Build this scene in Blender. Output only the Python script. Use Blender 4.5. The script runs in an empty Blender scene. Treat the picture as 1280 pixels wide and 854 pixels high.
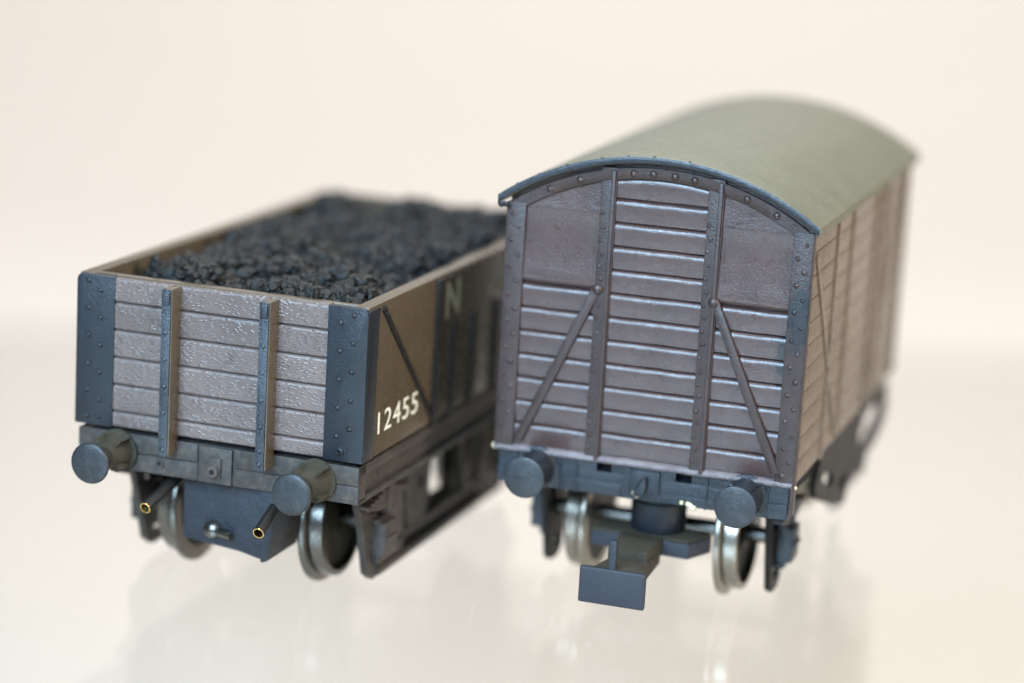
import bpy, bmesh, math, random
from mathutils import Vector, Matrix, noise as mnoise
random.seed(7)
MM = 0.001
scene = bpy.context.scene
COL = scene.collection
R = math.radians

# ------------------------------------------------------------------ camera
PITCH, ROLL, CAM_H = 0.219683, 0.0570213, 87.6256
fw = Vector((0, math.cos(PITCH), -math.sin(PITCH)))
rt0 = Vector((1, 0, 0)); up0 = rt0.cross(fw)
rt = math.cos(ROLL) * rt0 + math.sin(ROLL) * up0
up = -math.sin(ROLL) * rt0 + math.cos(ROLL) * up0
cam_data = bpy.data.cameras.new('camera')
cam = bpy.data.objects.new('camera', cam_data)
COL.objects.link(cam)
m = Matrix((rt, up, -fw)).transposed().to_4x4()
m.translation = Vector((0, 0, CAM_H * MM))
cam.matrix_world = m
cam_data.sensor_width = 36.0
cam_data.sensor_fit = 'HORIZONTAL'
cam_data.lens = 3218.23 / 1280 * 36
cam_data.clip_start = 0.01
cam_data.clip_end = 50
cam_data.dof.use_dof = True
cam_data.dof.focus_distance = 0.2640
cam_data.dof.aperture_fstop = 9.5
scene.camera = cam

# ------------------------------------------------------------------ light
world = bpy.data.worlds.new('World')
scene.world = world
world.use_nodes = True
bg = world.node_tree.nodes['Background']
bg.inputs['Color'].default_value = (1.0, 0.965, 0.92, 1)
bg.inputs['Strength'].default_value = 0.15


def area(name, loc, target, size, power, color):
    d = bpy.data.lights.new(name, 'AREA')
    d.shape = 'RECTANGLE'
    d.size, d.size_y = size
    d.energy = power
    d.color = color
    o = bpy.data.objects.new(name, d)
    COL.objects.link(o)
    o.location = loc
    o.rotation_euler = (Vector(target) - Vector(loc)).to_track_quat('-Z', 'Y').to_euler()
    return o


area('window_light', (-0.20, -0.20, 0.30), (0, 0.28, 0.02), (0.34, 0.30), 11.0, (0.50, 0.75, 1.0))
area('side_lamp', (0.62, -0.20, 0.42), (0.02, 0.28, 0.02), (0.30, 0.30), 9.5, (1.0, 0.89, 0.76))
area('ceiling_light', (0.0, 0.16, 0.90), (0.0, 0.28, 0.0), (0.40, 0.30), 6.0, (0.92, 0.96, 1.0))
area('backdrop_fill_light', (0.1, 1.15, 1.2), (0.1, 1.1, 0.0), (0.8, 0.5), 15.5, (0.98, 0.97, 0.97))  # added lamp, put in to brighten the backdrop

vs = scene.view_settings
vs.view_transform = 'Standard'
vs.look = 'None'
vs.exposure = 0.0
vs.gamma = 1.0
vs.use_curve_mapping = False
scene.render.engine = 'CYCLES'
scene.cycles.use_denoising = True
scene.cycles.max_bounces = 10
scene.cycles.transparent_max_bounces = 12
scene.cycles.caustics_reflective = False
scene.cycles.sample_clamp_indirect = 6.0

# ------------------------------------------------------------------ materials


class NT:
    def __init__(s, name):
        s.mat = bpy.data.materials.new(name)
        s.mat.use_nodes = True
        s.t = s.mat.node_tree
        s.b = s.t.nodes['Principled BSDF']
        s.out = s.t.nodes['Material Output']
        tc = s.t.nodes.new('ShaderNodeTexCoord')
        s.obj = tc.outputs['Object']

    def n(s, typ, **kw):
        nd = s.t.nodes.new(typ)
        for k, v in kw.items():
            setattr(nd, k, v)
        return nd

    def l(s, a, b):
        s.t.links.new(a, b)

    def vec(s, scale=(1, 1, 1), rot=(0, 0, 0), loc=(0, 0, 0)):
        """object coordinates in millimetres"""
        mp = s.n('ShaderNodeMapping')
        s.l(s.obj, mp.inputs['Vector'])
        mp.inputs['Scale'].default_value = [1000 * v for v in scale]
        mp.inputs['Rotation'].default_value = rot
        mp.inputs['Location'].default_value = loc
        return mp.outputs['Vector']

    def noise(s, scale, detail=3, rough=0.55, vec=None, dist=0.0):
        nd = s.n('ShaderNodeTexNoise')
        nd.inputs['Scale'].default_value = scale
        nd.inputs['Detail'].default_value = detail
        nd.inputs['Roughness'].default_value = rough
        nd.inputs['Distortion'].default_value = dist
        s.l(vec if vec is not None else s.vec(), nd.inputs['Vector'])
        return nd.outputs['Fac']

    def ramp(s, fac, stops):
        r = s.n('ShaderNodeValToRGB')
        e = r.color_ramp.elements
        while len(e) < len(stops):
            e.new(0.5)
        for i, (p, c) in enumerate(stops):
            e[i].position = p
            e[i].color = (c[0], c[1], c[2], 1) if hasattr(c, '__len__') else (c, c, c, 1)
        s.l(fac, r.inputs['Fac'])
        return r.outputs['Color']

    def mix(s, fac, a, b, blend='MIX'):
        nd = s.n('ShaderNodeMix', data_type='RGBA', blend_type=blend)
        for sock, v in ((nd.inputs['Factor'], fac), (nd.inputs['A'], a), (nd.inputs['B'], b)):
            if hasattr(v, 'is_output'):
                s.l(v, sock)
            elif hasattr(v, '__len__'):
                sock.default_value = (v[0], v[1], v[2], 1)
            else:
                sock.default_value = v
        return nd.outputs['Result']

    def math(s, op, a, b=None, clamp=False):
        nd = s.n('ShaderNodeMath', operation=op, use_clamp=clamp)
        for sock, v in zip(nd.inputs, (a, b)):
            if v is None:
                continue
            if hasattr(v, 'is_output'):
                s.l(v, sock)
            else:
                sock.default_value = v
        return nd.outputs[0]

    def bump(s, height, dist_mm, strength=1.0, normal=None):
        nd = s.n('ShaderNodeBump')
        nd.inputs['Strength'].default_value = strength
        nd.inputs['Distance'].default_value = dist_mm * MM
        s.l(height, nd.inputs['Height'])
        if normal is not None:
            s.l(normal, nd.inputs['Normal'])
        return nd.outputs['Normal']

    def set(s, **kw):
        for k, v in kw.items():
            sock = s.b.inputs[k.replace('_', ' ')]
            if hasattr(v, 'is_output'):
                s.l(v, sock)
            elif hasattr(v, '__len__'):
                sock.default_value = (v[0], v[1], v[2], 1)
            else:
                sock.default_value = v
        return s.mat


def paint(name, c1, c2, rough=(0.35, 0.55), grain=0.03, lump=0.05, spec=0.5, dust=None, dust_amt=0.0, chip=None):
    """hand painted model finish: uneven colour, uneven gloss, fine grain"""
    s = NT(name)
    big = s.noise(0.22, 4, 0.6)
    fine = s.noise(3.2, 3, 0.6)
    c = s.mix(s.ramp(big, [(0.33, 0.0), (0.66, 1.0)]), c1, c2)
    c = s.mix(s.ramp(fine, [(0.42, 0.0), (0.75, 0.35)]), c, [min(1, v * 1.7) for v in c1])
    if dust is not None:
        geo = s.n('ShaderNodeNewGeometry')
        d = s.noise(1.1, 5, 0.7)
        c = s.mix(s.math('MULTIPLY', s.ramp(d, [(0.45, 0.0), (0.7, 1.0)]), dust_amt), c, dust)
    if chip is not None:
        # (centre x, centre z, half width, half height, colour): ragged worn patch on the end face
        mpc = s.n('ShaderNodeMapping', vector_type='TEXTURE')
        s.l(s.obj, mpc.inputs['Vector'])
        mpc.inputs['Location'].default_value = (chip[0] * MM, 0, chip[1] * MM)
        mpc.inputs['Scale'].default_value = (chip[2] * MM, 1000.0, chip[3] * MM)
        ln = s.n('ShaderNodeVectorMath', operation='LENGTH')
        s.l(mpc.outputs[0], ln.inputs[0])
        fall = s.ramp(ln.outputs['Value'], [(0.2, 0.42), (1.0, 0.0)])
        cm = s.ramp(s.math('ADD', s.noise(1.7, 4, 0.7), fall), [(0.70, 0.0), (0.78, 1.0)])
        c = s.mix(cm, c, chip[4])
    rr = s.n('ShaderNodeMapRange')
    s.l(s.noise(0.9, 4, 0.65), rr.inputs['Value'])
    rr.inputs['From Min'].default_value = 0.3
    rr.inputs['From Max'].default_value = 0.7
    rr.inputs['To Min'].default_value = rough[0]
    rr.inputs['To Max'].default_value = rough[1]
    h = s.noise(4.6, 2, 0.6)
    nrm = s.bump(h, grain * 2.2)
    nrm = s.bump(s.noise(0.9, 3, 0.6), lump * 1.6, normal=nrm)
    return s.set(Base_Color=c, Roughness=rr.outputs[0], Normal=nrm, Specular_IOR_Level=spec)


def grain_paint(name, c1, c2):
    """painted plank ends with moulded raised wood grain running in short arcs"""
    s = NT(name)
    oi = s.n('ShaderNodeObjectInfo')
    base = s.n('ShaderNodeVectorMath', operation='MULTIPLY_ADD')
    cmb = s.n('ShaderNodeCombineXYZ')
    s.l(oi.outputs['Random'], cmb.inputs[0])
    s.l(oi.outputs['Random'], cmb.inputs[2])
    s.l(cmb.outputs[0], base.inputs[0])
    base.inputs[1].default_value = (61, 0, 37)
    s.l(s.vec(), base.inputs[2])
    warp = s.n('ShaderNodeTexNoise')
    warp.inputs['Scale'].default_value = 0.13
    warp.inputs['Detail'].default_value = 1
    s.l(base.outputs[0], warp.inputs['Vector'])
    vadd = s.n('ShaderNodeVectorMath', operation='MULTIPLY_ADD')
    s.l(warp.outputs['Color'], vadd.inputs[0])
    vadd.inputs[1].default_value = (0.0, 0, 4.5)
    s.l(base.outputs[0], vadd.inputs[2])
    mp = s.n('ShaderNodeMapping')
    s.l(vadd.outputs[0], mp.inputs['Vector'])
    mp.inputs['Scale'].default_value = (1.35, 0.05, 4.4)
    vo = s.n('ShaderNodeTexVoronoi', feature='F1')
    vo.inputs['Scale'].default_value = 1.0
    s.l(mp.outputs['Vector'], vo.inputs['Vector'])
    streak = s.ramp(vo.outputs['Distance'], [(0.0, 1.0), (0.2, 0.75), (0.42, 0.0)])
    big = s.noise(0.2, 3, 0.6)
    c = s.mix(s.ramp(big, [(0.3, 0.0), (0.7, 1.0)]), c1, c2)
    fine = s.noise(4, 3, 0.6)
    c = s.mix(s.ramp(fine, [(0.45, 0.0), (0.8, 0.3)]), c, [v * 1.5 for v in c1])
    grime = s.ramp(s.noise(0.33, 5, 0.7), [(0.56, 0.0), (0.72, 0.7)])
    c = s.mix(grime, c, (0.045, 0.030, 0.024))
    tone = s.math('MULTIPLY_ADD', oi.outputs['Random'], 0.22)
    tone.node.inputs[2].default_value = 0.86
    c = s.mix(1.0, c, tone, 'MULTIPLY')
    nrm = s.bump(s.noise(6, 2, 0.6), 0.02)
    nrm = s.bump(streak, 0.06, 1.0, normal=nrm)
    return s.set(Base_Color=c, Roughness=0.30, Normal=nrm, Specular_IOR_Level=0.6)


M = {}
M['bauxite'] = paint('wagon_brown', (0.056, 0.041, 0.026), (0.070, 0.052, 0.033), (0.20, 0.30), 0.006, 0.004)
M['plank_brown'] = grain_paint('plank_brown', (0.095, 0.070, 0.062), (0.125, 0.094, 0.083))
M['iron'] = paint('weathered_iron', (0.005, 0.007, 0.010), (0.009, 0.012, 0.017), (0.36, 0.46), 0.02, 0.006, spec=0.38)
M['pocket'] = paint('pocket_shade_black', (0.010, 0.012, 0.016), (0.018, 0.022, 0.03), (0.38, 0.55), 0.05, 0.08, spec=0.3)  # base darkened: shade under the headstock put into its colour
M['strap'] = paint('strap_iron', (0.010, 0.014, 0.019), (0.034, 0.042, 0.052), (0.26, 0.46), 0.05, 0.05, spec=0.45)
M['frame_grey'] = paint('frame_grey', (0.019, 0.016, 0.015), (0.036, 0.031, 0.029), (0.42, 0.58), 0.02, 0.03, spec=0.35,
                        dust=(0.10, 0.085, 0.06), dust_amt=0.5)
M['dark_frame'] = paint('dark_frame', (0.006, 0.006, 0.006), (0.013, 0.012, 0.010), (0.35, 0.55), 0.03, 0.04, spec=0.18)
M['buffer'] = paint('buffer_steel', (0.007, 0.009, 0.011), (0.014, 0.016, 0.019), (0.34, 0.50), 0.02, 0.010, spec=0.42, dust=(0.05, 0.052, 0.054), dust_amt=0.35)
M['dusty'] = paint('dusty_olive', (0.024, 0.021, 0.014), (0.042, 0.038, 0.026), (0.6, 0.8), 0.06, 0.05, spec=0.2)
M['van'] = paint('van_maroon_brown', (0.036, 0.019, 0.017), (0.054, 0.029, 0.025), (0.25, 0.37), 0.016, 0.018, spec=0.55,
                 dust=(0.02, 0.017, 0.018), dust_amt=0.35, chip=(14.6, 30.0, 2.2, 5.5, (0.006, 0.009, 0.012)))
M['van_strap'] = paint('van_strapping', (0.022, 0.012, 0.010), (0.036, 0.020, 0.017), (0.32, 0.5), 0.02, 0.022,
                       spec=0.4, dust=(0.018, 0.012, 0.011), dust_amt=0.6, chip=(15.6, 34.0, 2.5, 7.0, (0.007, 0.008, 0.010)))
M['van_rail'] = paint('van_rail_worn', (0.070, 0.055, 0.058), (0.16, 0.14, 0.145), (0.25, 0.42), 0.07, 0.10)
M['van_side_lit'] = paint('van_side_lit_brown', (0.098, 0.069, 0.045), (0.122, 0.088, 0.058), (0.22, 0.32), 0.010, 0.012)  # same paint as the end, lightened: light on the side put into colour
M['van_frame'] = paint('van_frame_black', (0.006, 0.008, 0.011), (0.013, 0.017, 0.022), (0.28, 0.46), 0.025, 0.05, spec=0.4)
M['roof'] = paint('roof_grey', (0.088, 0.087, 0.056), (0.106, 0.104, 0.069), (0.40, 0.54), 0.010, 0.008, dust=(0.066, 0.064, 0.044), dust_amt=0.55)
M['coupling'] = paint('coupling_plastic', (0.016, 0.018, 0.024), (0.021, 0.023, 0.030), (0.5, 0.62), 0.022, 0.01, spec=0.3)
M['black'] = paint('matt_black_shade', (0.008, 0.008, 0.009), (0.014, 0.014, 0.015), (0.6, 0.8), 0.01, 0.01, spec=0.1)  # black that stands for shade in gaps, slots and holes


def metal(name, col, rough):
    s = NT(name)
    d = s.noise(0.7, 4, 0.65)
    c = s.mix(s.ramp(d, [(0.48, 0.0), (0.72, 0.75)]), col, (0.10, 0.075, 0.05))
    mm = s.ramp(d, [(0.5, 1.0), (0.75, 0.4)])
    return s.set(Base_Color=c, Metallic=mm, Roughness=rough, Normal=s.bump(s.noise(3, 3), 0.02))


M['steel'] = metal('wheel_steel', (0.125, 0.122, 0.112), 0.26)
M['steel_bright'] = metal('wheel_steel_bright', (0.25, 0.228, 0.19), 0.27)
M['brass'] = metal('cut_brass', (0.80, 0.55, 0.20), 0.22)
M['white_paint'] = paint('lettering_white', (0.62, 0.60, 0.50), (0.72, 0.70, 0.58), (0.5, 0.6), 0.01, 0.01)
M['cream_letter'] = paint('lettering_cream', (0.26, 0.24, 0.15), (0.34, 0.31, 0.20), (0.5, 0.6), 0.01, 0.01)
M['glue'] = paint('dried_glue', (0.45, 0.40, 0.28), (0.6, 0.5, 0.3), (0.25, 0.35), 0.02, 0.02)

s = NT('coal')
c = s.mix(s.noise(0.5, 4, 0.6), (0.003, 0.003, 0.003), (0.015, 0.0155, 0.014))
s.set(Base_Color=c, Roughness=0.40, Specular_IOR_Level=0.24, Normal=s.bump(s.noise(2.6, 4, 0.7), 0.16))
M['coal'] = s.mat

s = NT('cream_board')
c = s.mix(s.noise(0.004, 4, 0.6), (0.560, 0.502, 0.442), (0.590, 0.532, 0.472))
s.set(Base_Color=c, Roughness=0.55)
M['board'] = s.mat
s = NT('white_card')
c = s.mix(s.noise(0.004, 4, 0.6), (0.80, 0.79, 0.77), (0.83, 0.82, 0.80))
s.set(Base_Color=c, Roughness=0.7)
M['wall'] = s.mat

# clear sheet: straight-through light plus mirror reflection that grows towards grazing view
s = NT('clear_sheet')
geo = s.n('ShaderNodeNewGeometry')
dot = s.n('ShaderNodeVectorMath', operation='DOT_PRODUCT')
s.l(geo.outputs['Incoming'], dot.inputs[0])
s.l(geo.outputs['Normal'], dot.inputs[1])
cosv = s.math('ABSOLUTE', dot.outputs['Value'])
sch = s.math('POWER', s.math('SUBTRACT', 1.0, cosv, True), 5.0)
fres = s.math('MULTIPLY_ADD', sch, 0.96)
fres.node.inputs[2].default_value = 0.04
tr = s.n('ShaderNodeBsdfTransparent')
tr.inputs['Color'].default_value = (0.985, 0.985, 0.975, 1)
gl = s.n('ShaderNodeBsdfGlossy')
gl.inputs['Roughness'].default_value = 0.10
mx = s.n('ShaderNodeMixShader')
s.l(fres, mx.inputs[0])
s.l(tr.outputs[0], mx.inputs[1])
s.l(gl.outputs[0], mx.inputs[2])
# dust specks and hair scratches lying on the sheet
vor = s.n('ShaderNodeTexVoronoi', feature='F1')
vor.inputs['Scale'].default_value = 0.085
s.l(s.vec(), vor.inputs['Vector'])
speck = s.ramp(vor.outputs['Distance'], [(0.012, 1.0), (0.022, 0.0)])
lin = s.noise(1.0, 1, 0.5, vec=s.vec((1.6, 0.02, 1), (0, 0, 0.5)))
scr = s.ramp(lin, [(0.497, 0.0), (0.5, 0.6), (0.503, 0.0)])
scr = s.math('MULTIPLY', scr, s.ramp(s.noise(0.06, 2, 0.5), [(0.62, 0.0), (0.70, 1.0)]))
mark = s.math('MULTIPLY', s.math('ADD', speck, s.math('MULTIPLY', scr, 0.35)), 0.75, True)
df = s.n('ShaderNodeBsdfDiffuse')
df.inputs['Color'].default_value = (0.9, 0.9, 0.9, 1)
mx2 = s.n('ShaderNodeMixShader')
s.l(mark, mx2.inputs[0])
s.l(mx.outputs[0], mx2.inputs[1])
s.l(df.outputs[0], mx2.inputs[2])
s.l(mx2.outputs[0], s.out.inputs['Surface'])
M['clear'] = s.mat
M['edge'] = paint('sheet_edge', (0.62, 0.64, 0.60), (0.68, 0.70, 0.66), (0.3, 0.4), 0.0, 0.0)

# ------------------------------------------------------------------ mesh helpers (all input in mm)


class MB:
    def __init__(s):
        s.v, s.f = [], []

    def add(s, verts, faces):
        k = len(s.v)
        s.v += [tuple(v) for v in verts]
        s.f += [tuple(i + k for i in f) for f in faces]
        return s

    def bm(s, bm):
        bm.verts.index_update()
        s.add([v.co[:] for v in bm.verts], [[v.index for v in f.verts] for f in bm.faces])
        bm.free()
        return s

    def box(s, x0, x1, y0, y1, z0, z1, bev=0.0, seg=2):
        b = bmesh.new()
        bmesh.ops.create_cube(b, size=1)
        for v in b.verts:
            v.co = Vector(((x0 + x1) / 2 + v.co.x * (x1 - x0), (y0 + y1) / 2 + v.co.y * (y1 - y0),
                           (z0 + z1) / 2 + v.co.z * (z1 - z0)))
        if bev > 0:
            bmesh.ops.bevel(b, geom=b.edges[:], offset=bev, segments=seg, profile=0.6, affect='EDGES')
        return s.bm(b)

    def prism(s, poly, axis, a, b_, bev=0.0, seg=2):
        """polygon in the two axes other than `axis` (in x,y,z order) pushed from a to b_"""
        b = bmesh.new()

        def P(p, t):
            q = [p[0], p[1]]
            q.insert(axis, t)
            return Vector(q)
        lo = [b.verts.new(P(p, a)) for p in poly]
        hi = [b.verts.new(P(p, b_)) for p in poly]
        n = len(poly)
        b.faces.new(lo)
        b.faces.new(hi[::-1])
        for i in range(n):
            b.faces.new((lo[i], lo[(i + 1) % n], hi[(i + 1) % n], hi[i]))
        bmesh.ops.recalc_face_normals(b, faces=b.faces[:])
        if bev > 0:
            bmesh.ops.bevel(b, geom=b.edges[:], offset=bev, segments=seg, profile=0.6, affect='EDGES')
        return s.bm(b)

    def lathe(s, prof, origin, axis, n=32, ang0=0.0, cap=True):
        """prof: (distance along axis, radius)"""
        ax = Vector(axis).normalized()
        u = ax.orthogonal().normalized()
        w = ax.cross(u)
        o = Vector(origin)
        vs_, fs = [], []
        for t, r in prof:
            for i in range(n):
                a = ang0 + 2 * math.pi * i / n
                vs_.append(o + ax * t + (u * math.cos(a) + w * math.sin(a)) * r)
        m_ = len(prof)
        for j in range(m_ - 1):
            for i in range(n):
                k = (i + 1) % n
                fs.append((j * n + i, j * n + k, (j + 1) * n + k, (j + 1) * n + i))
        if cap:
            fs.append(tuple(range(n))[::-1])
            fs.append(tuple((m_ - 1) * n + i for i in range(n)))
        return s.add(vs_, fs)

    def tube(s, p0, p1, r0, r1=None, n=16):
        r1 = r0 if r1 is None else r1
        p0, p1 = Vector(p0), Vector(p1)
        L = (p1 - p0).length
        return s.lathe([(0, r0), (L, r1)], p0, p1 - p0, n)

    def pipe(s, p0, p1, r, ri, depth, n=18):
        """tube whose p1 end is open"""
        p0, p1 = Vector(p0), Vector(p1)
        L = (p1 - p0).length
        return s.lathe([(0, r), (L - .08, r), (L, r - .05), (L, ri), (L - depth, ri * .95)], p0, p1 - p0, n)

    def dome(s, p, nrm, r, h, n=10):
        pr = [(0 - .02, r), (h * .45, r * .88), (h * .8, r * .55), (h, r * .12)]
        return s.lathe(pr, p, nrm, n)

    def bar(s, p0, p1, w, y0, y1, bev=0.08):
        """straight bar in the x-z plane between two (x,z) points"""
        a, b = Vector(p0), Vector(p1)
        d = (b - a).normalized()
        q = Vector((-d.y, d.x)) * w / 2
        return s.prism([a + q, b + q, b - q, a - q], 1, y0, y1, bev)

    def build(s, name, mat, parent=None, smooth=True, angle=38, kind=None):
        me = bpy.data.meshes.new(name)
        me.from_pydata([(x * MM, y * MM, z * MM) for x, y, z in s.v], [], s.f)
        b = bmesh.new()
        b.from_mesh(me)
        bmesh.ops.recalc_face_normals(b, faces=b.faces[:])
        b.to_mesh(me)
        b.free()
        me.materials.append(M[mat] if isinstance(mat, str) else mat)
        if smooth:
            me.polygons.foreach_set('use_smooth', [True] * len(me.polygons))
            me.set_sharp_from_angle(angle=R(angle))
        o = bpy.data.objects.new(name, me)
        COL.objects.link(o)
        if parent is not None:
            o.parent = parent
        if kind:
            o['kind'] = kind
        return o


def plate_curve(name, loops, thick, mat, parent, x, bev=0.06):
    """flat plate in the y-z plane at x with holes (first loop is the outline)"""
    cu = bpy.data.curves.new(name, 'CURVE')
    cu.dimensions = '2D'
    cu.fill_mode = 'BOTH'
    cu.extrude = thick / 2 * MM
    cu.bevel_depth = bev * MM
    for lp in loops:
        sp = cu.splines.new('POLY')
        sp.points.add(len(lp) - 1)
        for p, q in zip(sp.points, lp):
            p.co = (q[0] * MM, q[1] * MM, 0, 1)
        sp.use_cyclic_u = True
    tmp = bpy.data.objects.new('tmp', cu)
    dg = bpy.context.evaluated_depsgraph_get()
    COL.objects.link(tmp)
    dg.update()
    me = bpy.data.meshes.new_from_object(tmp.evaluated_get(dg))
    bpy.data.objects.remove(tmp)
    # curve x,y -> local y,z ; curve z -> local x
    me.transform(Matrix(((0, 0, 1, x * MM), (1, 0, 0, 0), (0, 1, 0, 0), (0, 0, 0, 1))))
    me.name = name
    me.materials.clear()
    me.materials.append(M[mat])
    o = bpy.data.objects.new(name, me)
    COL.objects.link(o)
    o.parent = parent
    return o


def ellipse(cy_, cz_, ry, rz, n=20, rot=0):
    out = []
    for i in range(n):
        a = 2 * math.pi * i / n
        p, q = ry * math.cos(a), rz * math.sin(a)
        out.append((cy_ + p * math.cos(rot) - q * math.sin(rot), cz_ + p * math.sin(rot) + q * math.cos(rot)))
    return out


def text_part(name, body, y0, z0, height, width, x, mat, parent, bold=0.0):
    """lettering lying on a +x facing side, reading along +y"""
    cu = bpy.data.curves.new(name, 'FONT')
    cu.body = body
    cu.size = 1.0
    cu.extrude = 0.02
    cu.offset = bold
    cu.space_character = 1.12
    tmp = bpy.data.objects.new('tmp', cu)
    COL.objects.link(tmp)
    dg = bpy.context.evaluated_depsgraph_get()
    dg.update()
    me = bpy.data.meshes.new_from_object(tmp.evaluated_get(dg))
    bpy.data.objects.remove(tmp)
    xs = [v.co.x for v in me.vertices]
    ys = [v.co.y for v in me.vertices]
    sx = width / (max(xs) - min(xs))
    sy = height / (max(ys) - min(ys))
    for v in me.vertices:
        a = (v.co.x - min(xs)) * sx + y0
        b = (v.co.y - min(ys)) * sy + z0
        v.co = (x * MM + v.co.z * MM * 0.6, a * MM, b * MM)
    me.name = name
    me.materials.clear()
    me.materials.append(M[mat])
    o = bpy.data.objects.new(name, me)
    COL.objects.link(o)
    o.parent = parent
    return o


def thing(name, label, cat, loc, yaw):
    o = bpy.data.objects.new(name, None)
    o.empty_display_size = 0.01
    COL.objects.link(o)
    o.location = [v * MM for v in loc]
    o.rotation_euler = (0, 0, yaw)
    o['label'] = label
    o['category'] = cat
    return o


# ------------------------------------------------------------------ setting
mb = MB()
prof = [(-900, -70), (900, -70)]
for i in range(1, 13):
    a = math.pi / 2 * i / 12
    prof.append((900 + 900 * math.sin(a), -70 + 900 * (1 - math.cos(a))))
prof.append((1800, 2200))
vs_, fs = [], []
for y, z in prof:
    vs_ += [(-1800, y, z), (1800, y, z)]
for i in range(len(prof) - 1):
    fs.append((2 * i, 2 * i + 1, 2 * i + 3, 2 * i + 2))
mb.add(vs_, fs)
o = mb.build('backdrop', 'board', angle=60)
o['kind'] = 'structure'

# clear sheet the wagons stand on, 4 mm thick, its rear edge just behind them
bk = [(-500, 342), (500, 459)]
top = [(-500, -260, 0), (500, -260, 0), (500, bk[1][1], 0), (-500, bk[0][1], 0)]
bot = [(x, y, -4) for x, y, z in top]
sheet = MB().add(top + bot, [(0, 1, 2, 3), (4, 5, 6, 7)])
me = bpy.data.meshes.new('clear_shelf')
me.from_pydata([(x * MM, y * MM, z * MM) for x, y, z in top + bot],
               [], [(0, 1, 2, 3), (4, 5, 6, 7), (0, 1, 5, 4), (1, 2, 6, 5), (2, 3, 7, 6), (3, 0, 4, 7)])
me.materials.append(M['clear'])
me.materials.append(M['edge'])
for p in me.polygons:
    p.material_index = 0
o = bpy.data.objects.new('shelf', me)
COL.objects.link(o)
o['kind'] = 'structure'

# ------------------------------------------------------------------ shared wagon parts


def make_buffer(parent, x, z, y_face, y_stock, r, cone, shank_mat='dusty', base_oct=True):
    b = MB()
    L = y_stock - y_face
    # socket: flange on the headstock, then a tapering octagonal body
    b.lathe([(0, 2.35), (0.35, 2.35), (0.42, 2.0), (0.9, 1.75), (L * 0.50, 1.35), (L * 0.56, 1.3)], (x, y_stock, z),
            (0, -1, 0), 20)
    b.lathe([(L * 0.5, 0.95), (L * 0.93, 0.9)], (x, y_stock, z), (0, -1, 0), 16)
    for a in (0.25, 0.75, 1.25, 1.75):
        dx, dz = math.cos(a * math.pi) * 1.75, math.sin(a * math.pi) * 1.75
        b.prism([(x + dx * .55 - .22, z + dz * .55 - .22), (x + dx * 1.2 - .22, z + dz * 1.2 - .22),
                 (x + dx * 1.2 + .22, z + dz * 1.2 + .22), (x + dx * .55 + .22, z + dz * .55 + .22)], 1,
                y_stock - L * .42, y_stock - .1, 0.05)
    o = b.build('buffer', shank_mat, parent)
    h = MB()
    pr = [(-0.55, 0.9), (-0.42, r * .82), (-0.30, r * .97), (-0.16, r), (-0.05, r * .985)]
    if cone:
        for k in range(1, 9):
            q = 1 - k / 8.2
            pr.append((0.0 + 0.30 * (k / 8.2), r * .97 * q))
    else:
        for k in range(1, 9):
            q = math.cos(k / 8.2 * math.pi / 2)
            pr.append((0.28 * math.sin(k / 8.2 * math.pi / 2), r * .97 * q))
    h.lathe(pr, (x, y_face + .12, z), (0, -1, 0), 48)
    h.build('buffer_head', 'buffer', o, angle=50)
    return o


def make_wheel(parent, y, sgn, tyre_mat):
    zc = 7.1
    d = MB()
    d.lathe([(7.3, 5.6), (7.35, 1.0), (7.5, 1.0), (9.3, 1.0), (9.35, 1.6), (9.2, 1.9), (9.0, 2.2), (9.0, 5.6), (8.6, 5.7)],
            (0, y, zc), (sgn, 0, 0), 40)
    o = d.build('wheel', 'dark_frame' if tyre_mat == 'steel_bright' else 'dusty', parent)
    t = MB()
    ring = [(7.2, 5.4), (7.2, 6.8), (7.28, 7.04), (7.45, 7.1), (7.8, 7.08), (8.0, 6.95), (8.14, 6.5), (8.2, 6.1), (8.34, 6.1),
            (8.42, 6.26), (9.55, 6.2), (9.7, 6.1), (9.75, 5.95), (9.75, 5.55), (9.4, 5.4)]
    ax = Vector((sgn, 0, 0))
    n = 64
    vs2, f2 = [], []
    for tt, r in ring:
        for i in range(n):
            a = 2 * math.pi * i / n
            vs2.append((sgn * tt, y + r * math.cos(a), zc + r * math.sin(a)))
    for j in range(len(ring)):
        jj = (j + 1) % len(ring)
        for i in range(n):
            k = (i + 1) % n
            f2.append((j * n + i, j * n + k, jj * n + k, jj * n + i))
    t.add(vs2, f2)
    t.build('tyre', tyre_mat, o, angle=30)
    return o


def make_axle(parent, y):
    MB().lathe([(-13.5, .5), (-13.2, .9), (13.2, .9), (13.5, .5)], (0, y, 7.1), (1, 0, 0), 14).build('axle', 'steel', parent)


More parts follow.
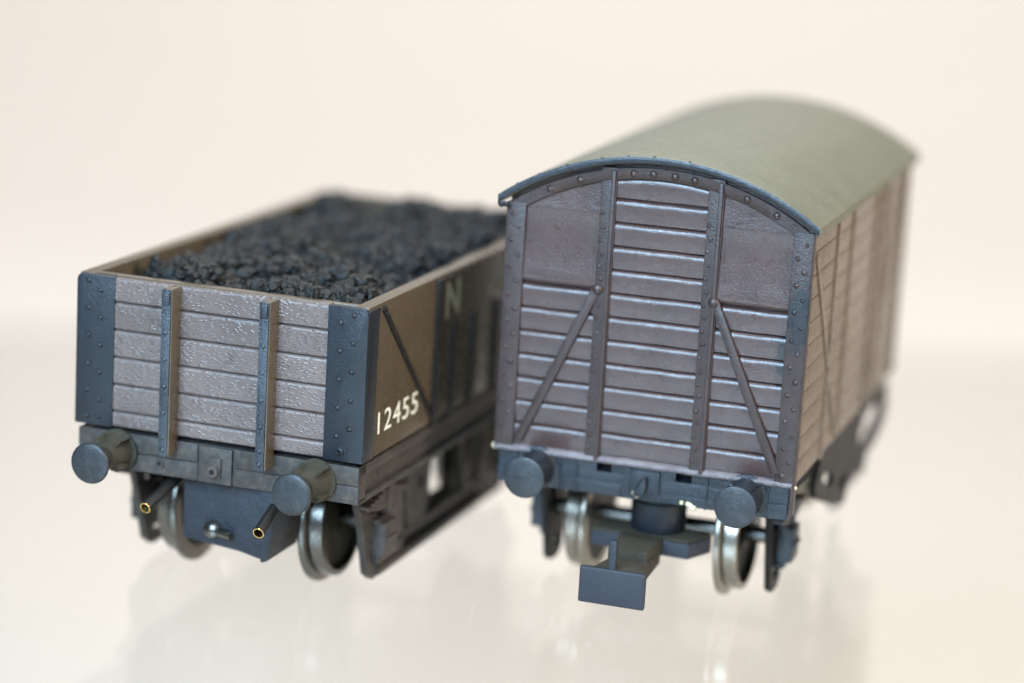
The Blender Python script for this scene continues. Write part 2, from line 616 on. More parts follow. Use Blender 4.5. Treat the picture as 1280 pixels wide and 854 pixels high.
def make_axlebox(parent, x, y, sgn, mat, zc=6.6):
    b = MB()

    def bx(x0, x1, *a, **k):
        b.box(min(sgn * x0, sgn * x1), max(sgn * x0, sgn * x1), *a, **k)
    bx(x, x + 1.9, y - 1.75, y + 1.75, zc - 2.0, zc + 1.9, bev=0.25)
    bx(x + .1, x + 2.15, y - 1.5, y + 1.5, zc - .25, zc + .25, bev=0.1)
    bx(x + .1, x + 1.2, y - 2.1, y + 2.1, zc + 1.8, zc + 2.3, bev=0.1)
    bx(x, x + 1.0, y - 1.1, y + 1.1, zc - 2.9, zc - 2.2, bev=0.15)
    o = b.build('axlebox', mat, parent)
    sp = MB()
    for k in range(5):
        half = 6.0 - k * 1.05
        n = 12
        pts = []
        for i in range(n + 1):
            t = -1 + 2 * i / n
            pts.append((y + t * half, 9.3 + 0.42 * k - .0 + 1.0 * (1 - (t * half / 6) ** 2) * -1 + 1.0))
        poly = [(a, c) for a, c in pts] + [(a, c + .36) for a, c in reversed(pts)]
        sp.prism(poly, 0, min(sgn * (x + .3), sgn * (x + 1.4)), max(sgn * (x + .3), sgn * (x + 1.4)))
    bx2 = sorted((sgn * (x + .15), sgn * (x + 1.6)))
    sp.box(bx2[0], bx2[1], y - .55, y + .55, 8.6, 11.6, .1)
    sp.build('leaf_spring', mat, o)
    return o


def make_w_iron(parent, x, y, sgn, mat):
    z1 = 13.0
    out = [(y - 6.4, z1), (y - 4.9, z1 - 2.2), (y - 2.4, 1.9), (y - 1.2, 1.2), (y + 1.2, 1.2), (y + 2.4, 1.9),
           (y + 4.9, z1 - 2.2), (y + 6.4, z1)]
    h1 = [(y - 3.9, z1 - 1.6), (y - 2.7, 8.6), (y - 1.1, 8.6), (y - .9, z1 - 1.6)]
    h2 = [(y + 2.3, 9.9), (y + 2.5, 8.6), (y + 3.3, 8.4), (y + 3.1, 9.9)]
    h3 = [(y - 1.6, 3.6), (y - 1.1, 2.4), (y + 1.1, 2.4), (y + 1.6, 3.6)]
    return plate_curve('w_iron', [out, h1, h2, h3], 0.6, mat, parent, sgn * x)


def make_guard(parent, x, mirror, mat):
    f = (lambda p: (64.8 - p[0], p[1])) if mirror else (lambda p: p)
    out = [(3.6, 13.0), (6.6, 11.2), (8.4, 7.0), (10.0, 2.2), (11.6, 1.2), (18.8, 1.3), (20.2, 2.6), (20.2, 6.5), (19.4, 9.0), (20.6, 13.0)]
    h1 = [(8.9, 10.3), (9.6, 8.7), (13.0, 8.5), (13.4, 10.3)]
    h2 = [(15.3, 10.2), (15.4, 8.2), (16.5, 8.0), (16.5, 10.2)]
    h3 = [(11.6, 3.2), (11.9, 2.3), (15.4, 2.3), (15.8, 3.2)]
    o = plate_curve('w_iron', [[f(p) for p in q] for q in (out, h1, h2, h3)], 0.6, mat, parent, x, .1)
    return o


# ------------------------------------------------------------------ open coal wagon
wag = thing('open_wagon', 'brown open coal wagon numbered 12455 with grey plank end', 'model wagon',
            (-30.178, 259.166, 0), -0.32621)
WA, LA, ZT, ZB = 16.39, 64.83, 33.4, 17.2

# floor and headstock
MB().box(-14.9, 14.9, 1.2, LA - 1.2, 16.6, 17.9).build('floor', 'black', wag)  # painted black as the shade in the gap above the headstock
hs = MB()
hs.box(-16.1, 16.1, 0.25, 2.2, 12.7, 16.7, .12)
hs.box(-16.1, -2.1, 0.02, 0.6, 14.75, 16.72, .10)
hs.box(2.1, 16.1, 0.02, 0.6, 14.75, 16.72, .10)
hs.box(-16.1, -2.1, 0.12, 0.6, 12.72, 14.6, .08)
hs.box(2.1, 16.1, 0.12, 0.6, 12.72, 14.6, .08)
head = hs.build('headstock', 'frame_grey', wag)
cp = MB().box(-1.9, 1.9, -.12, .5, 12.75, 16.6, .12).box(-.75, .75, -.35, .2, 13.3, 15.6, .2)
cp.lathe([(0, .8), (.35, .75), (.55, .6), (.56, .28), (.2, .26)], (-.1, -.12, 14.1), (0, -1, 0), 18)
cp.build('coupling_plate', 'frame_grey', head)
MB().lathe([(0, .55), (.12, .5), (.13, .26), (-.3, .25)], (-6.5, .04, 14.0), (0, -1, 0), 14).build('hole_boss', 'frame_grey', head)
MB().lathe([(0, .27), (.02, .27)], (-6.5, -.02, 14.0), (0, -1, 0), 14).build('hole_shade', 'black', head)  # black disc painted in as the shade inside the hole
MB().lathe([(0, .27), (.02, .27)], (-.1, -.62, 14.1), (0, -1, 0), 14).build('hole_shade', 'black', head)  # another black disc, for the shade inside the hook opening

# front end: five and a half planks between the corner plates
zs = [ZB, 18.95, 21.87, 24.80, 27.74, 30.70, ZT - .02]
for k in range(6):
    p = MB()
    z0, z1 = zs[k] + .03, zs[k + 1] - .03
    poly = [(1.0, z0), (.22, z0), (.04, z0 + .10), (0.0, z0 + .25), (0.0, z1 - .38), (.03, z1 - .24), (.10, z1 - .12), (.24, z1 - .03), (.4, z1), (1.0, z1)]
    p.prism(poly, 0, -12.25, 12.25)
    p.build('plank', 'plank_brown', wag, angle=60)
# top rim, end wall behind the planks, sides and rear end
MB().box(-15.0, 15.0, 0.9, 1.75, ZB, ZT + .02, .12).build('end_wall', 'bauxite', wag)
MB().box(-14.8, 14.8, LA - 1.7, LA - .1, ZB, ZT, .15).build('end_wall', 'bauxite', wag)
MB().box(-12.2, 12.2, .32, 1.3, ZT - .35, ZT + .05, .1).build('top_rim', 'bauxite', wag)
for sg in (-1, 1):
    x0, x1 = sorted((sg * 14.75, sg * WA))
    w = MB().box(x0, x1, 0.35, LA, ZB, ZT + .03, .14)
    side = w.build('side_wall', 'bauxite', wag)
    # side door with its posts, hinge straps and washer plate, diagonal strap
    xa, xb = sorted((sg * (WA - .1), sg * (WA + .16)))
    xc, xd = sorted((sg * (WA - .1), sg * (WA + .42)))
    MB().box(xa, xb, 21.0, 43.8, ZB + .4, ZT - .3, .08).build('side_door', 'bauxite', side)
    for yy in (19.4, 44.0):
        MB().box(xc, xd, yy, yy + 1.2, ZB - .2, ZT - .2, .1).build('door_post', 'dark_frame', side)
    for yy in (24.2, 30.6, 38.4):
        h = MB().box(xc, xd, yy, yy + 1.7, ZB - .2, 27.6, .12)
        for q in (18.6, 21.5, 24.4, 26.8):
            h.dome((sg * (WA + .4), yy + .85, q), (sg, 0, 0), .28, .2, 8)
        h.build('hinge_strap', 'dark_frame', side)
    # diagonal strap
    a, b_ = Vector((4.0, 32.9)), Vector((19.3, 18.2))
    d = (b_ - a).normalized()
    q = Vector((-d.y, d.x)) * .38
    st = MB().prism([a + q, b_ + q, b_ - q, a - q], 0, *sorted((sg * (WA - .05), sg * (WA + .2))), bev=.06)
    for t in (.05, .22, .42, .62, .82):
        pp = a.lerp(b_, t)
        st.dome((sg * (WA + .18), pp.x, pp.y), (sg, 0, 0), .26, .16, 8)
    st.build('diagonal_strap', 'dark_frame', side)
    # dark corner plate: end face and return on the side, one L shaped piece
    cpm = MB()
    n = 5
    xo, xi = WA + .14, 12.1
    outl = []
    for i in range(n + 1):
        t = math.pi / 2 * i / n
        outl.append((sg * (xo - .7 + .7 * math.sin(t)), ZT - .7 + .7 * math.cos(t)))
    poly = [(sg * xi, ZT - .02)] + outl + [(sg * xo, ZB - .02), (sg * xi, ZB - .02)]
    cpm.prism(poly, 1, -.14, .45, .09)
    xs_ = sorted((sg * (WA - .3), sg * xo))
    cpm.prism([(-.02, ZB), (2.75, ZB), (3.0, ZT - 1.0), (3.35, ZT - .35), (.4, ZT - .3), (.0, ZT - .7)], 0, xs_[0], xs_[1] + (-.012 if sg > 0 else 0), .05)
    pl = cpm.build('corner_plate', 'iron', wag)
    rv = MB()
    if sg < 0:
        ra = [(-15.1, z) for z in (32.7, 29.8, 26.85, 23.8, 20.95, 18.1)]
        rb = [(-13.72, z) for z in (31.8, 28.85, 25.9, 22.95, 19.95, 18.15)]
    else:
        ra = [(14.95, z) for z in (32.6, 29.68, 26.7, 23.7, 20.7)]
        rb = [(13.55, z) for z in (31.7, 28.75, 25.78, 22.78, 19.82)]
        rv.lathe([(0, .62), (.1, .6), (.12, .45), (.35, .4), (.42, .28), (.30, .2), (.1, .18)], (14.1, -.12, 18.25), (0, -1, 0), 18)
    for x, z in ra + rb:
        rv.dome((x, -.13, z), (0, -1, 0), .30, .26, 12)
    rv.build('rivets', 'iron', pl, kind='stuff')

# end stanchions: timber post with an iron strap on its front
for cx_ in (-5.05, 6.0):
    p = MB().box(cx_ - .56, cx_ + .58, -2.02, .05, 15.55, ZT - .12, .1)
    st = p.build('stanchion', 'bauxite', wag)
    f_ = MB().box(cx_ - .58, cx_ + .44, -2.22, -1.98, 15.5, ZT - .15, .1)
    f_.box(cx_ - .52, cx_ + .38, -2.42, -2.1, 31.6, 33.1, .2)
    for z in (28.7, 25.9, 23.0, 20.2, 17.6, 16.2):
        f_.dome((cx_ - .06, -2.2, z), (0, -1, 0), .30, .26, 10)
    f_.build('iron_strap', 'strap', st)

text_part('number', '12455', 4.0, 19.4, 2.35, 11.2, WA + .02, 'white_paint', wag, 0.0)
text_part('letter', 'N', 22.0, 28.3, 4.1, 4.4, WA + .20, 'cream_letter', wag, 0.03)
text_part('letter', 'E', 39.4, 28.3, 4.1, 3.4, WA + .20, 'cream_letter', wag, 0.03)

for x in (-11.4, 11.4):
    make_buffer(wag, x, 14.76, -6.32, 0.05, 2.2, False)

for sg in (-1, 1):
    x0, x1 = sorted((sg * 13.4, sg * 15.6))
    sb = MB().box(x0, x1, 2.0, LA - 2, 12.6, 16.75, .1)
    x0, x1 = sorted((sg * 15.4, sg * 16.1))
    sb.box(x0, x1, 0.3, LA - .3, 15.6, 16.7, .08)
    sb.box(x0, sg * 16.1 if sg > 0 else x1, 0.3, LA - .3, 12.6, 13.2, .08) if sg > 0 else sb.box(-16.1, -15.4, .3, LA - .3, 12.6, 13.2, .08)
    sb.build('solebar', 'frame_grey', wag)
    for yy in (12.4, 52.4):
        make_guard(wag, sg * 13.2, yy > 30, 'frame_grey')
        make_axlebox(wag, 13.3, yy, sg, 'frame_grey', 5.9)
        make_wheel(wag, yy, sg, 'steel')
    # tie bar between the axleboxes, brake gear
    x0, x1 = sorted((sg * 13.0, sg * 13.9))
    MB().box(x0, x1, 12.6, 52.2, 1.25, 2.15, .15).build('tie_bar', 'frame_grey', wag)
    plate_curve('v_hanger', [[(33.6, 13.2), (36.6, 4.6), (38.2, 4.6), (41.2, 13.2)],
                             [(35.4, 12.4), (37.1, 7.6), (37.7, 7.6), (39.4, 12.4)]], .6, 'dark_frame', wag, sg * 14.2)
    x0, x1 = sorted((sg * 10.5, sg * 13.6))
    plate_curve('brake_shoe', [[(21.4, 13.0), (20.8, 8.5), (21.6, 4.6), (24.0, 3.4), (27.0, 4.2), (28.0, 7.0), (28.4, 13.0)],
                               [(24.4, 9.6), (24.6, 8.0), (25.8, 8.0), (25.8, 9.6)]], .8, 'frame_grey', wag, sg * 13.0, .1)
    plate_curve('brake_gear', [[(36.0, 13.0), (35.5, 4.9), (30.0, 4.7), (19.0, 4.2), (19.0, 1.9), (47.0, 1.9), (45.6, 13.0)],
                               [(39.6, 6.4), (40.8, 7.2), (42.6, 6.4), (41.4, 5.3)]],
                .6, 'dark_frame', wag, sg * 12.7, .1)
    bg_ = MB().box(x0, x1, 18.0, 46.5, 3.5, 4.3, .12)
    bg_.build('push_rod', 'frame_grey', wag)
for yy in (12.4, 52.4):
    make_axle(wag, yy)
MB().box(-9, 9, 24, 41, 11.5, 16.5, .3).box(-3, 3, 2.2, LA - 3, 12.2, 16.7, .1).build('underframe_weight', 'dark_frame', wag)

# coupling pocket under the front, with its screw and the two cut brass tubes
pk = MB()
pk.prism([(-4.45, 12.8), (-4.45, 5.75), (2.2, 5.15), (5.0, 4.55), (5.6, 4.75), (5.9, 12.8)], 1, 1.8, 4.6, .2)
pk.prism([(4.9, 12.8), (5.2, 4.7), (5.9, 4.9), (7.4, 12.8)], 1, .6, 8.5, .15)
pk.box(-4.3, 5.6, 2.2, 9.5, 9.5, 12.7, .2)
pocket = pk.build('coupling_pocket', 'pocket', wag)
sc_ = MB().lathe([(0, 1.0), (.3, .95), (.6, .6), (.68, .1)], (-.9, 1.7, 7.15), (0, -1, .25), 20)
sc_.tube((-.3, 1.7, 7.0), (1.6, 1.0, 6.9), .55, .35, 12)
sc_.build('screw', 'steel', pocket)
for p0, p1 in (((-5.4, 4.0, 12.4), (-6.3, -3.4, 10.0)), ((6.4, 3.6, 11.8), (6.7, -3.4, 9.25))):
    o = MB().pipe(p0, p1, .62, .52, 2.5, 28).build('coupling_tube', 'dark_frame', wag)
    a, b_ = Vector(p0), Vector(p1)
    dd = (b_ - a).normalized()
    rr_ = MB()
    L = (b_ - a).length
    rr_.lathe([(L - .03, .60), (L + .02, .585), (L + .02, .51), (L - .9, .50)], a, dd, 32, cap=False)
    rr_.build('cut_rim', 'brass', o)

# ------------------------------------------------------------------ coal heap
coal = MB()
rc = random.Random(3)


clumps = []
for k in range(170):
    clumps.append((rc.uniform(-14, 14), rc.uniform(2.5, LA - 2.5), rc.uniform(.9, 2.8), rc.uniform(.45, 1.0)))


def coal_h(x, y):
    edge = min(1.0, (14.7 - abs(x)) / 2.6, (y - 1.8) / 4.0 + .35, (LA - 1.8 - y) / 3.0 + .2)
    h = 30.2 + 1.6 * max(0, edge)
    h += 0.6 * mnoise.noise(Vector((x * .16, y * .16, 2.0))) + 0.4 * mnoise.noise(Vector((x * .5, y * .5, 7.0)))
    h -= 1.5 * max(0, (-x - 6) / 9) * max(0, 1 - (y - 2) / 14)
    best = 0
    for a, b, r, w in clumps:
        d2 = (x - a) ** 2 + (y - b) ** 2
        if d2 < r * r:
            best = max(best, math.sqrt(r * r - d2) * w)
    return h + min(best, 2.1)


nx, ny = 48, 100
vs_, fs = [], []
for j in range(ny + 1):
    for i in range(nx + 1):
        x = -14.72 + 29.44 * i / nx
        y = 1.78 + (LA - 3.56) * j / ny
        vs_.append((x, y, coal_h(x, y) - .5))
for j in range(ny):
    for i in range(nx):
        a = j * (nx + 1) + i
        fs.append((a, a + 1, a + nx + 2, a + nx + 1))
coal.add(vs_, fs)


def lump(c, r, seed):
    b = bmesh.new()
    bmesh.ops.create_icosphere(b, subdivisions=2 if r > .55 else 1, radius=1)
    rot = Matrix.Rotation(rc.random() * 6.28, 3, Vector((rc.random() - .5, rc.random() - .5, rc.random() - .5)).normalized())
    sx, sy, sz = rc.uniform(.7, 1.25), rc.uniform(.7, 1.25), rc.uniform(.6, 1.0)
    for v in b.verts:
        d = 1 + .55 * mnoise.noise(v.co * 1.3 + Vector((seed, seed * 1.7, 0)))
        q = Vector((v.co.x * sx, v.co.y * sy, v.co.z * sz)) * d * r
        v.co = Vector(c) + rot @ q
    coal.bm(b)


for k in range(6500):
    y = 2.2 + (LA - 4.4) * (rc.random() ** 1.25)
    x = rc.uniform(-14.3, 14.3)
    near = y < 22
    r = rc.choice((.2, .24, .28, .32, .38, .46, .6, .95) if near else (.36, .5, .6, .8, 1.1))
    r = min(r, 14.75 - abs(x), y - 1.7) if r > .3 else r
    r = max(r, .25)
    lump((x, y, coal_h(x, y) - .1 + rc.uniform(-.25, .3)), r, k * .731)
heap = coal.build('coal_load', 'coal', None, smooth=False, kind='stuff')
heap.location, heap.rotation_euler = wag.location, wag.rotation_euler
heap['label'] = 'heap of fine black coal filling the open wagon'
heap['category'] = 'coal'

# ------------------------------------------------------------------ covered van
van = thing('box_van', 'dark maroon brown covered goods van with curved grey roof', 'model wagon',
            (14.430, 262.826, 0), -0.30208)
WB, LB = 16.33, 59.63
ROOF_R, ROOF_C = 29.4, 49.35 - 29.4


def roof_z(x, off=0.0):
    return ROOF_C + math.sqrt((ROOF_R - off) ** 2 - x * x)


def arch(x0, x1, off, n=14):
    return [(x0 + (x1 - x0) * i / n, roof_z(x0 + (x1 - x0) * i / n, off)) for i in range(n + 1)]


# end walls behind the planks
for y0, y1 in ((0.55, 1.6), (LB - 1.6, LB)):
    MB().prism([(WB - .1, 16.1), (WB - .1, 42.9)] + [(x, z) for x, z in arch(WB - .15, -WB + .15, .85)]
               + [(-WB + .1, 42.9), (-WB + .1, 16.1)], 1, y0, y1).build('end_wall', 'van', van)

PITCHB = 2.512


def van_plank(x0, x1, z0, z1, cut=None):
    z0 += .02
    z1 -= .02
    p = MB()
    j = [rc.uniform(-.05, .05) for _ in range(4)]
    n = 10
    vs2, f2 = [], []
    for i in range(n + 1):
        x = x0 + (x1 - x0) * i / n
        za = z0 + .05 * mnoise.noise(Vector((x * .5, z0, 1)))
        zb = z1 + .05 * mnoise.noise(Vector((x * .5, z1, 5)))
        if cut:
            zb = min(zb, cut(x))
        dy = .05 * mnoise.noise(Vector((x * .35, z0 * .7, 9)))
        pts = [(.75, za), (.38, za), (.16 + dy, za + .06), (.08 + dy + j[0] * .4, za + .5), (.0 + dy, zb - .80),
               (.02 + dy, zb - .48), (.09 + dy, zb - .28), (.22, zb - .13), (.40, zb - .04), (.55, zb), (.75, zb)]
        vs2 += [(x, a, b) for a, b in pts]
    k = len(pts)
    for i in range(n):
        for q in range(k):
            r = (q + 1) % k
            f2.append((i * k + q, i * k + r, (i + 1) * k + r, (i + 1) * k + q))
    f2.append(tuple(range(k)))
    f2.append(tuple(n * k + q for q in range(k))[::-1])
    p.add(vs2, f2)
    return p.build('plank', 'van', van, angle=50)


for k in range(11):
    van_plank(-4.75, 5.35, 16.85 + PITCHB * k, 16.85 + PITCHB * (k + 1))
van_plank(-4.75, 5.35, 16.85 + PITCHB * 11, 47.0, cut=lambda x: roof_z(x, 2.4))
for k in range(7):
    z0 = 16.72 + 2.54 * k
    van_plank(-14.35, -6.2, z0, z0 + 2.54)
    van_plank(6.6, 14.55, z0, z0 + 2.54)
# plain upper sheets, their lower edge turned in
for x0, x1 in ((-14.3, -6.2), (6.6, 14.5)):
    sh = MB()
    n = 12
    vs2, f2 = [], []
    for i in range(n + 1):
        x = x0 + (x1 - x0) * i / n
        tz = roof_z(x, 1.6)
        col = [(.6, 34.6), (.35, 34.58), (.08, 34.7), (-.10, 35.05), (-.12, 35.5), (-.02, 36.3), (.07, 38.0), (.13, 40.0),
               (.14, min(42.3, tz - .3)), (.07, min(42.5, tz - .2)), (.12, min(42.9, tz - .1)), (.2, tz), (.6, tz)]
        for q, (a, b) in enumerate(col):
            a += .06 * mnoise.noise(Vector((x * .3, b * .25, 4))) if -.06 < a < .3 else 0
            vs2.append((x, a, b))
    k = len(col)
    for i in range(n):
        for q in range(k - 1):
            f2.append((i * k + q, i * k + q + 1, (i + 1) * k + q + 1, (i + 1) * k + q))
    sh.add(vs2, f2)
    o = sh.build('sheet_panel', 'van', van, angle=60)
    if x0 > 0:
        sp = MB()
        for x, z in ((12.3, 36.6), (11.2, 35.9), (9.2, 35.6), (8.0, 37.4)):
            sp.dome((x, .1, z), (0, -1, 0), .14, .1, 8)
        sp.build('paint_blobs', 'van', o, kind='stuff')

# corner angles, curb angle under the roof, stanchions, braces, bottom rail
for sg in (-1, 1):
    x0, x1 = sorted((sg * 14.3, sg * (WB + .1)))
    ca = MB().box(x0, x1, -.28, .7, 16.15, 43.0, .13)
    xs_ = sorted((sg * (WB - .3), sg * (WB + .12)))
    ca.box(xs_[0], xs_[1], -.26, 1.15, 13.0 if sg > 0 else 16.2, 42.95, .1)
    co = ca.build('corner_angle', 'van_strap', van)
    rv = MB()
    for k in range(18):
        z = 17.3 + k * 1.44
        xx = sg * (15.75 if k % 2 else 15.0) + rc.uniform(-.08, .08)
        rv.dome((xx, -.26, z + rc.uniform(-.1, .1)), (0, -1, 0), rc.uniform(.2, .34), rc.uniform(.14, .26), 10)
    rv.build('rivets', 'van_strap', co, kind='stuff')

ar = arch(-15.9, 15.9, 1.35, 28)
ar2 = arch(15.9, -15.9, 2.55, 28)
cb = MB()
poly_top, poly_bot = ar, ar2[::-1]
vs2, f2 = [], []
for (xa, za), (xb, zb) in zip(poly_top, poly_bot):
    vs2 += [(xa, -.2, za), (xb, -.22, zb + .08), (xb, -.1, zb), (xb, .6, zb), (xa, .6, za)]
for i in range(len(poly_top) - 1):
    for q in range(5):
        r = (q + 1) % 5
        f2.append((i * 5 + q, i * 5 + r, (i + 1) * 5 + r, (i + 1) * 5 + q))
f2 += [(0, 1, 2, 3, 4), tuple(len(vs2) - 5 + q for q in range(5))[::-1]]
cb.add(vs2, f2)
curb = cb.build('curb_angle', 'van_strap', van, angle=60)
rv = MB()
for x in (-11.8, -8.6, -2.9, -.8, 1.5, 3.6, 9.2, 12.4):
    rv.dome((x, -.2, roof_z(x, 1.95)), (0, -1, 0), .42, .24, 10)
rv.build('rivets', 'van_strap', curb, kind='stuff')

for cx_ in (-5.45, 6.0):
    zt = roof_z(cx_, 1.15)
    s_ = MB().box(cx_ - .88, cx_ + .82, -.20, .55, 16.3, zt, .12)
    s_.box(cx_ + .22, cx_ + .70, -.48, .2, 16.3, zt - .3, .14)
    so = s_.build('stanchion', 'van_strap', van)
    rv = MB()
    for k in range(19):
        rv.dome((cx_ - .45 + (.12 if k % 2 else -.12), -.19, 17.5 + k * 1.4 + rc.uniform(-.12, .12)), (0, -1, 0), rc.uniform(.17, .28), rc.uniform(.12, .22), 10)
    rv.build('rivets', 'van_strap', so, kind='stuff')
for p0, p1 in (((-6.0, 35.0), (-13.9, 17.2)), ((6.5, 35.0), (14.35, 17.4))):
    b = MB().bar(p0, p1, 1.05, -.42, .45, .30)
    b.dome((p0[0], -.3, p0[1] - .3), (0, -1, 0), .6, .35, 12)
    b.build('diagonal_brace', 'van_strap', van)
rail = MB()
n = 60
vs2, f2 = [], []
for i in range(n + 1):
    x = -16.2 + 32.4 * i / n
    w1 = .10 * mnoise.noise(Vector((x * .9, 3, 1))) + .05 * mnoise.noise(Vector((x * 3.1, 8, 1)))
    w2 = .10 * mnoise.noise(Vector((x * 1.2, 9, 4)))
    vs2 += [(x, .6, 16.02), (x, -.25 + w2, 16.05 + w1 * .4), (x, -.42 + w2, 16.3 + w1 * .4), (x, -.34 + w1, 16.6 + w2), (x, 0.1, 16.86 + w1), (x, .6, 16.86)]
for i in range(n):
    for q in range(6):
        r = (q + 1) % 6
        f2.append((i * 6 + q, i * 6 + r, (i + 1) * 6 + r, (i + 1) * 6 + q))
f2 += [tuple(range(6)), tuple(n * 6 + q for q in range(6))[::-1]]
rail.add(vs2, f2).build('bottom_rail', 'van_rail', van, angle=60)

# sides: planks, posts, diagonals and the door
for sg in (-1, 1):
    x0, x1 = sorted((sg * (WB - 1.2), sg * (WB - .25)))
    side = MB().box(x0, x1, .4, LB, 16.1, 43.2).build('side_wall', 'van_side_lit', van)
    for k in range(11):
        z0 = 16.2 + k * 2.45
        xa, xb = sorted((sg * (WB - .5), sg * WB))
        MB().box(xa, xb, 1.1, LB - .05, z0 + .04, z0 + 2.41, .1).build('plank', 'van_side_lit', side)
    xa, xb = sorted((sg * (WB - .2), sg * (WB + .22)))
    for yy in (14.0, 44.6):
        MB().box(xa, xb, yy - .5, yy + .5, 15.9, 43.1, .1).build('side_post', 'van_side_lit', side)
    for yy in (22.9, 38.6):
        MB().box(xa, xb, yy - .45, yy + .45, 16.4, 42.8, .1).build('door_post', 'van_side_lit', side)
    for yy in (LB - 1.2,):
        MB().box(xa, xb, yy, yy + 1.1, 16.1, 43.1, .1).build('corner_strip', 'van_side_lit', side)
    for (a, b_) in (((2.2, 40.3), (21.3, 17.0)), ((57.4, 40.3), (38.3, 17.0))):
        a, b_ = Vector(a), Vector(b_)
        d = (b_ - a).normalized()
        q = Vector((-d.y, d.x)) * .38
        MB().prism([a + q, b_ + q, b_ - q, a - q], 0, xa, xb, .08).build('diagonal_brace', 'van_side_lit', side)

# roof
n = 44
vs2, f2 = [], []
YS = (-1.2, -1.08, -.9, .0, 15, 30, 45, LB + .9, LB + 1.1, LB + 1.2)
OFF = (.12, .03, .0, .0, 0, 0, 0, 0, .03, .12)
for y, of in zip(YS, OFF):
    for i in range(n + 1):
        x = -17.2 + 34.4 * i / n
        vs2.append((x, y, roof_z(x, of)))
    for i in range(n, -1, -1):
        x = -17.2 + 34.4 * i / n
        vs2.append((x * .998, y, roof_z(x, .78 - of * .5)))
k = 2 * (n + 1)
for j in range(len(YS) - 1):
    for i in range(k):
        r = (i + 1) % k
        f2.append((j * k + i, j * k + r, (j + 1) * k + r, (j + 1) * k + i))
for j in (0, len(YS) - 1):
    for i in range(n):
        f2.append((j * k + i, j * k + i + 1, j * k + k - 2 - i, j * k + k - 1 - i))
roof = MB().add(vs2, f2).build('roof', 'roof', van, angle=45)
strip = MB()
vs2, f2 = [], []
for i in range(n + 1):
    x = -17.1 + 34.2 * i / n
    for a, off in ((-1.24, .04), (-1.32, .22), (-1.32, .60), (-1.22, .72), (-.7, .72), (-.7, .3)):
        vs2.append((x, a, roof_z(x, off)))
for i in range(n):
    for q in range(6):
        r = (q + 1) % 6
        f2.append((i * 6 + q, i * 6 + r, (i + 1) * 6 + r, (i + 1) * 6 + q))
f2 += [tuple(range(6)), tuple(n * 6 + q for q in range(6))[::-1]]
strip.add(vs2, f2)
strip.build('roof_edge_shade', 'van_frame', roof, angle=45)  # dark strip: cooler, dimmer light on the roof's front edge put into colour
rv = MB()
for x in (-15.2, -12.9, -9.9, -6.2, -3.4, -.6, 3.1):
    nx_ = Vector((x, 0, roof_z(x) - ROOF_C)).normalized()
    rv.dome((x, -.95, roof_z(x, .02)), nx_, .17, .11, 8)
rv.build('rivets', 'van_frame', roof, kind='stuff')
gb = MB().dome((-16.75, -1.1, roof_z(-16.75, .95)), (0, -.6, -1), .45, .5, 10)
gb.dome((-16.3, -.9, roof_z(-16.3, 1.2)), (0, -.6, -1), .35, .5, 10).build('glue_blob', 'van_frame', roof)

# headstock with two slots and the coupling hook plate
hb = MB().box(-15.9, 15.9, .05, 2.0, 12.5, 15.05, .1)
for a, b_ in ((-15.9, -4.9), (-3.3, 3.75), (5.5, 15.9)):
    hb.box(a, b_, .05, 2.0, 15.0, 16.0, .05)
hb.box(-15.9, -8.8, -.12, .3, 12.55, 14.2, .1)
hb.box(8.8, 15.9, -.12, .3, 12.55, 14.2, .1)
hb.box(-8.6, -2.1, -.06, .3, 12.6, 14.0, .08)
hb.box(2.4, 8.6, -.06, .3, 12.6, 13.6, .08)
for x in (-13.9, -9.0, -7.1, 7.2, 9.2, 13.7):
    hb.box(x - .12, x + .12, -.2, .3, 12.5, 15.9, .05)
hbo = hb.build('headstock', 'van_frame', van)
hk = MB().box(-1.3, 1.95, -.25, .3, 13.5, 15.75, .1).box(-1.45, -1.1, -.4, .2, 13.4, 15.85, .08).box(1.75, 2.1, -.4, .2, 13.4, 15.85, .08)
hk.prism([(-.2, 13.3), (.1, 14.6), (.75, 15.3), (.9, 14.2), (.5, 13.2)], 1, -1.1, 0, .15)
hk.tube((-.35, -.7, 13.2), (.1, -.6, 14.4), .3, .28, 12)
hk.build('coupling_hook', 'van_frame', hbo)
dl = MB()
for x, z in ((-.6, 13.25), (-.3, 13.05), (4.6, 12.95), (5.6, 12.75), (5.9, 12.5), (5.3, 12.9)):
    dl.dome((x, -.05, z), (rc.uniform(-.4, .4), -1, -.5), rc.uniform(.22, .38), .35, 8)
dl.dome((-16.45, .2, 16.35), (-1, -.5, 0), .4, .35, 10)
dl.dome((16.45, .3, 16.1), (1, -.3, 0), .22, .25, 10)
dl.build('glue_blobs', 'glue', hbo, kind='stuff')

for x in (-11.4, 11.4):
    make_buffer(van, x, 14.64, -5.16, 0.05, 2.24, True, 'van_frame')
for sg in (-1, 1):
    x0, x1 = sorted((sg * 12.4, sg * 14.8))
    MB().box(x0, x1, 1.8, LB - 1.8, 14.3, 16.1, .1).build('solebar', 'dark_frame', van)
    for yy in (11.8, 47.8):
        make_w_iron(van, 12.6, yy, sg, 'dark_frame')
        make_axlebox(van, 13.0, yy, sg, 'van_frame', 6.8)
        make_wheel(van, yy, sg, 'steel_bright')
for yy in (11.8, 47.8):
    make_axle(van, yy)
MB().box(-15.6, 15.6, 1.6, LB - 1.6, 14.4, 16.3).build('floor', 'black', van)  # painted black as the shade seen through the headstock slots
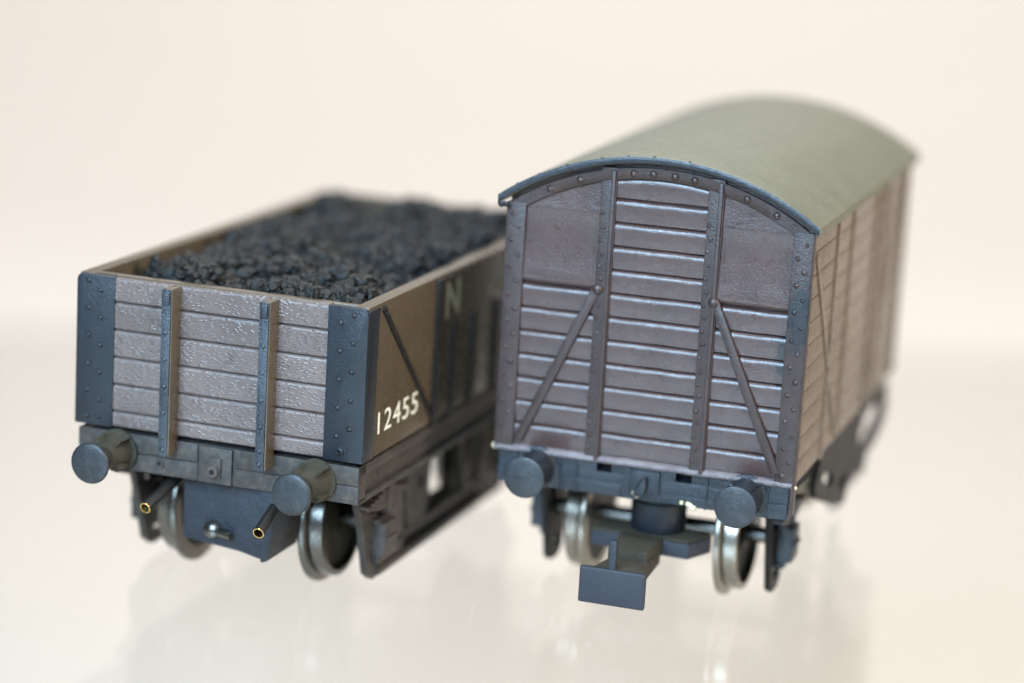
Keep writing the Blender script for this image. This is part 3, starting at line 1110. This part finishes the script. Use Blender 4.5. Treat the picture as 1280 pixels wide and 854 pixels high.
# brake lever, guard loop and hanger on the near side, repeated on the other side
for sg in (-1, 1):
    sh_ = lambda L_: [(a + 5.0, b - 1.25) for a, b in L_]
    outl = [(12.0, 17.0), (9.4, 13.6), (10.5, 12.3), (18.1, 9.8), (28.4, 7.0), (31.3, 8.7), (36.0, 9.2), (41.1, 7.6), (42.1, 9.6),
            (49.5, 10.4), (54.0, 11.8), (54.8, 13.6), (53.0, 16.6), (40.0, 16.9)]
    plate_curve('brake_lever', [sh_(outl), sh_(ellipse(16.9, 12.9, 3.4, 1.0, 18, -.28)),
                                sh_([(23.9, 10.4), (27.2, 11.0), (30.0, 9.9), (27.2, 8.9)]),
                                sh_([(35.6, 12.7), (36.8, 14.7), (40.6, 15.6), (46.3, 15.4), (51.0, 14.2), (50.6, 12.7), (45.0, 11.7), (40.6, 11.2)])],
                .6, 'dark_frame', van, sg * 15.7, .08)
    MB().box(*sorted((sg * 14.2, sg * 15.5)), 33, 37, 9.0, 11.5, .2).build('hanger_block', 'dark_frame', van)

# tension lock coupling: bumper plate, hook post, shank, bracket
cpl = MB().box(-3.65, 3.45, -8.85, -8.15, 3.35, 7.25, .26, 3).build('coupler', 'coupling', van)
cpl.name = 'front_coupling'
MB().box(-.55, .15, -8.75, -8.05, 7.0, 10.35, .1).build('hook_post', 'coupling', cpl)
sh = MB()
sh.prism([(-2.6, -8.3), (3.0, -8.3), (2.7, -5.0), (2.5, 1.0), (-2.0, 1.0), (-1.9, -5.0)], 2, 5.6, 7.1, .2)
sh.prism([(-1.9, -4.5), (2.4, -4.5), (2.6, 4.0), (-2.2, 4.0)], 2, 6.4, 8.3, .25)
sh.build('shank', 'dusty', cpl)
br = MB()
br.prism([(-5.6, 2.0), (-1.6, 1.4), (2.4, 1.4), (5.4, 1.2), (7.0, 4.8), (6.8, 6.0), (-5.6, 6.0)], 2, 6.35, 8.0, .15)
br.build('bracket', 'coupling', cpl)
MB().prism([(-5.4, 1.7), (5.2, 1.5), (6.9, 4.9), (6.4, 6.2), (-5.4, 6.2)], 2, 7.98, 8.35, .08).build('bracket_top', 'dusty', cpl)
MB().lathe([(0, 2.9), (.4, 3.0), (3.2, 3.0), (3.4, 2.8), (4.6, 2.8)], (1.0, 5.0, 8.3), (0, 0, 1), 32).build('pivot_post', 'iron', cpl)
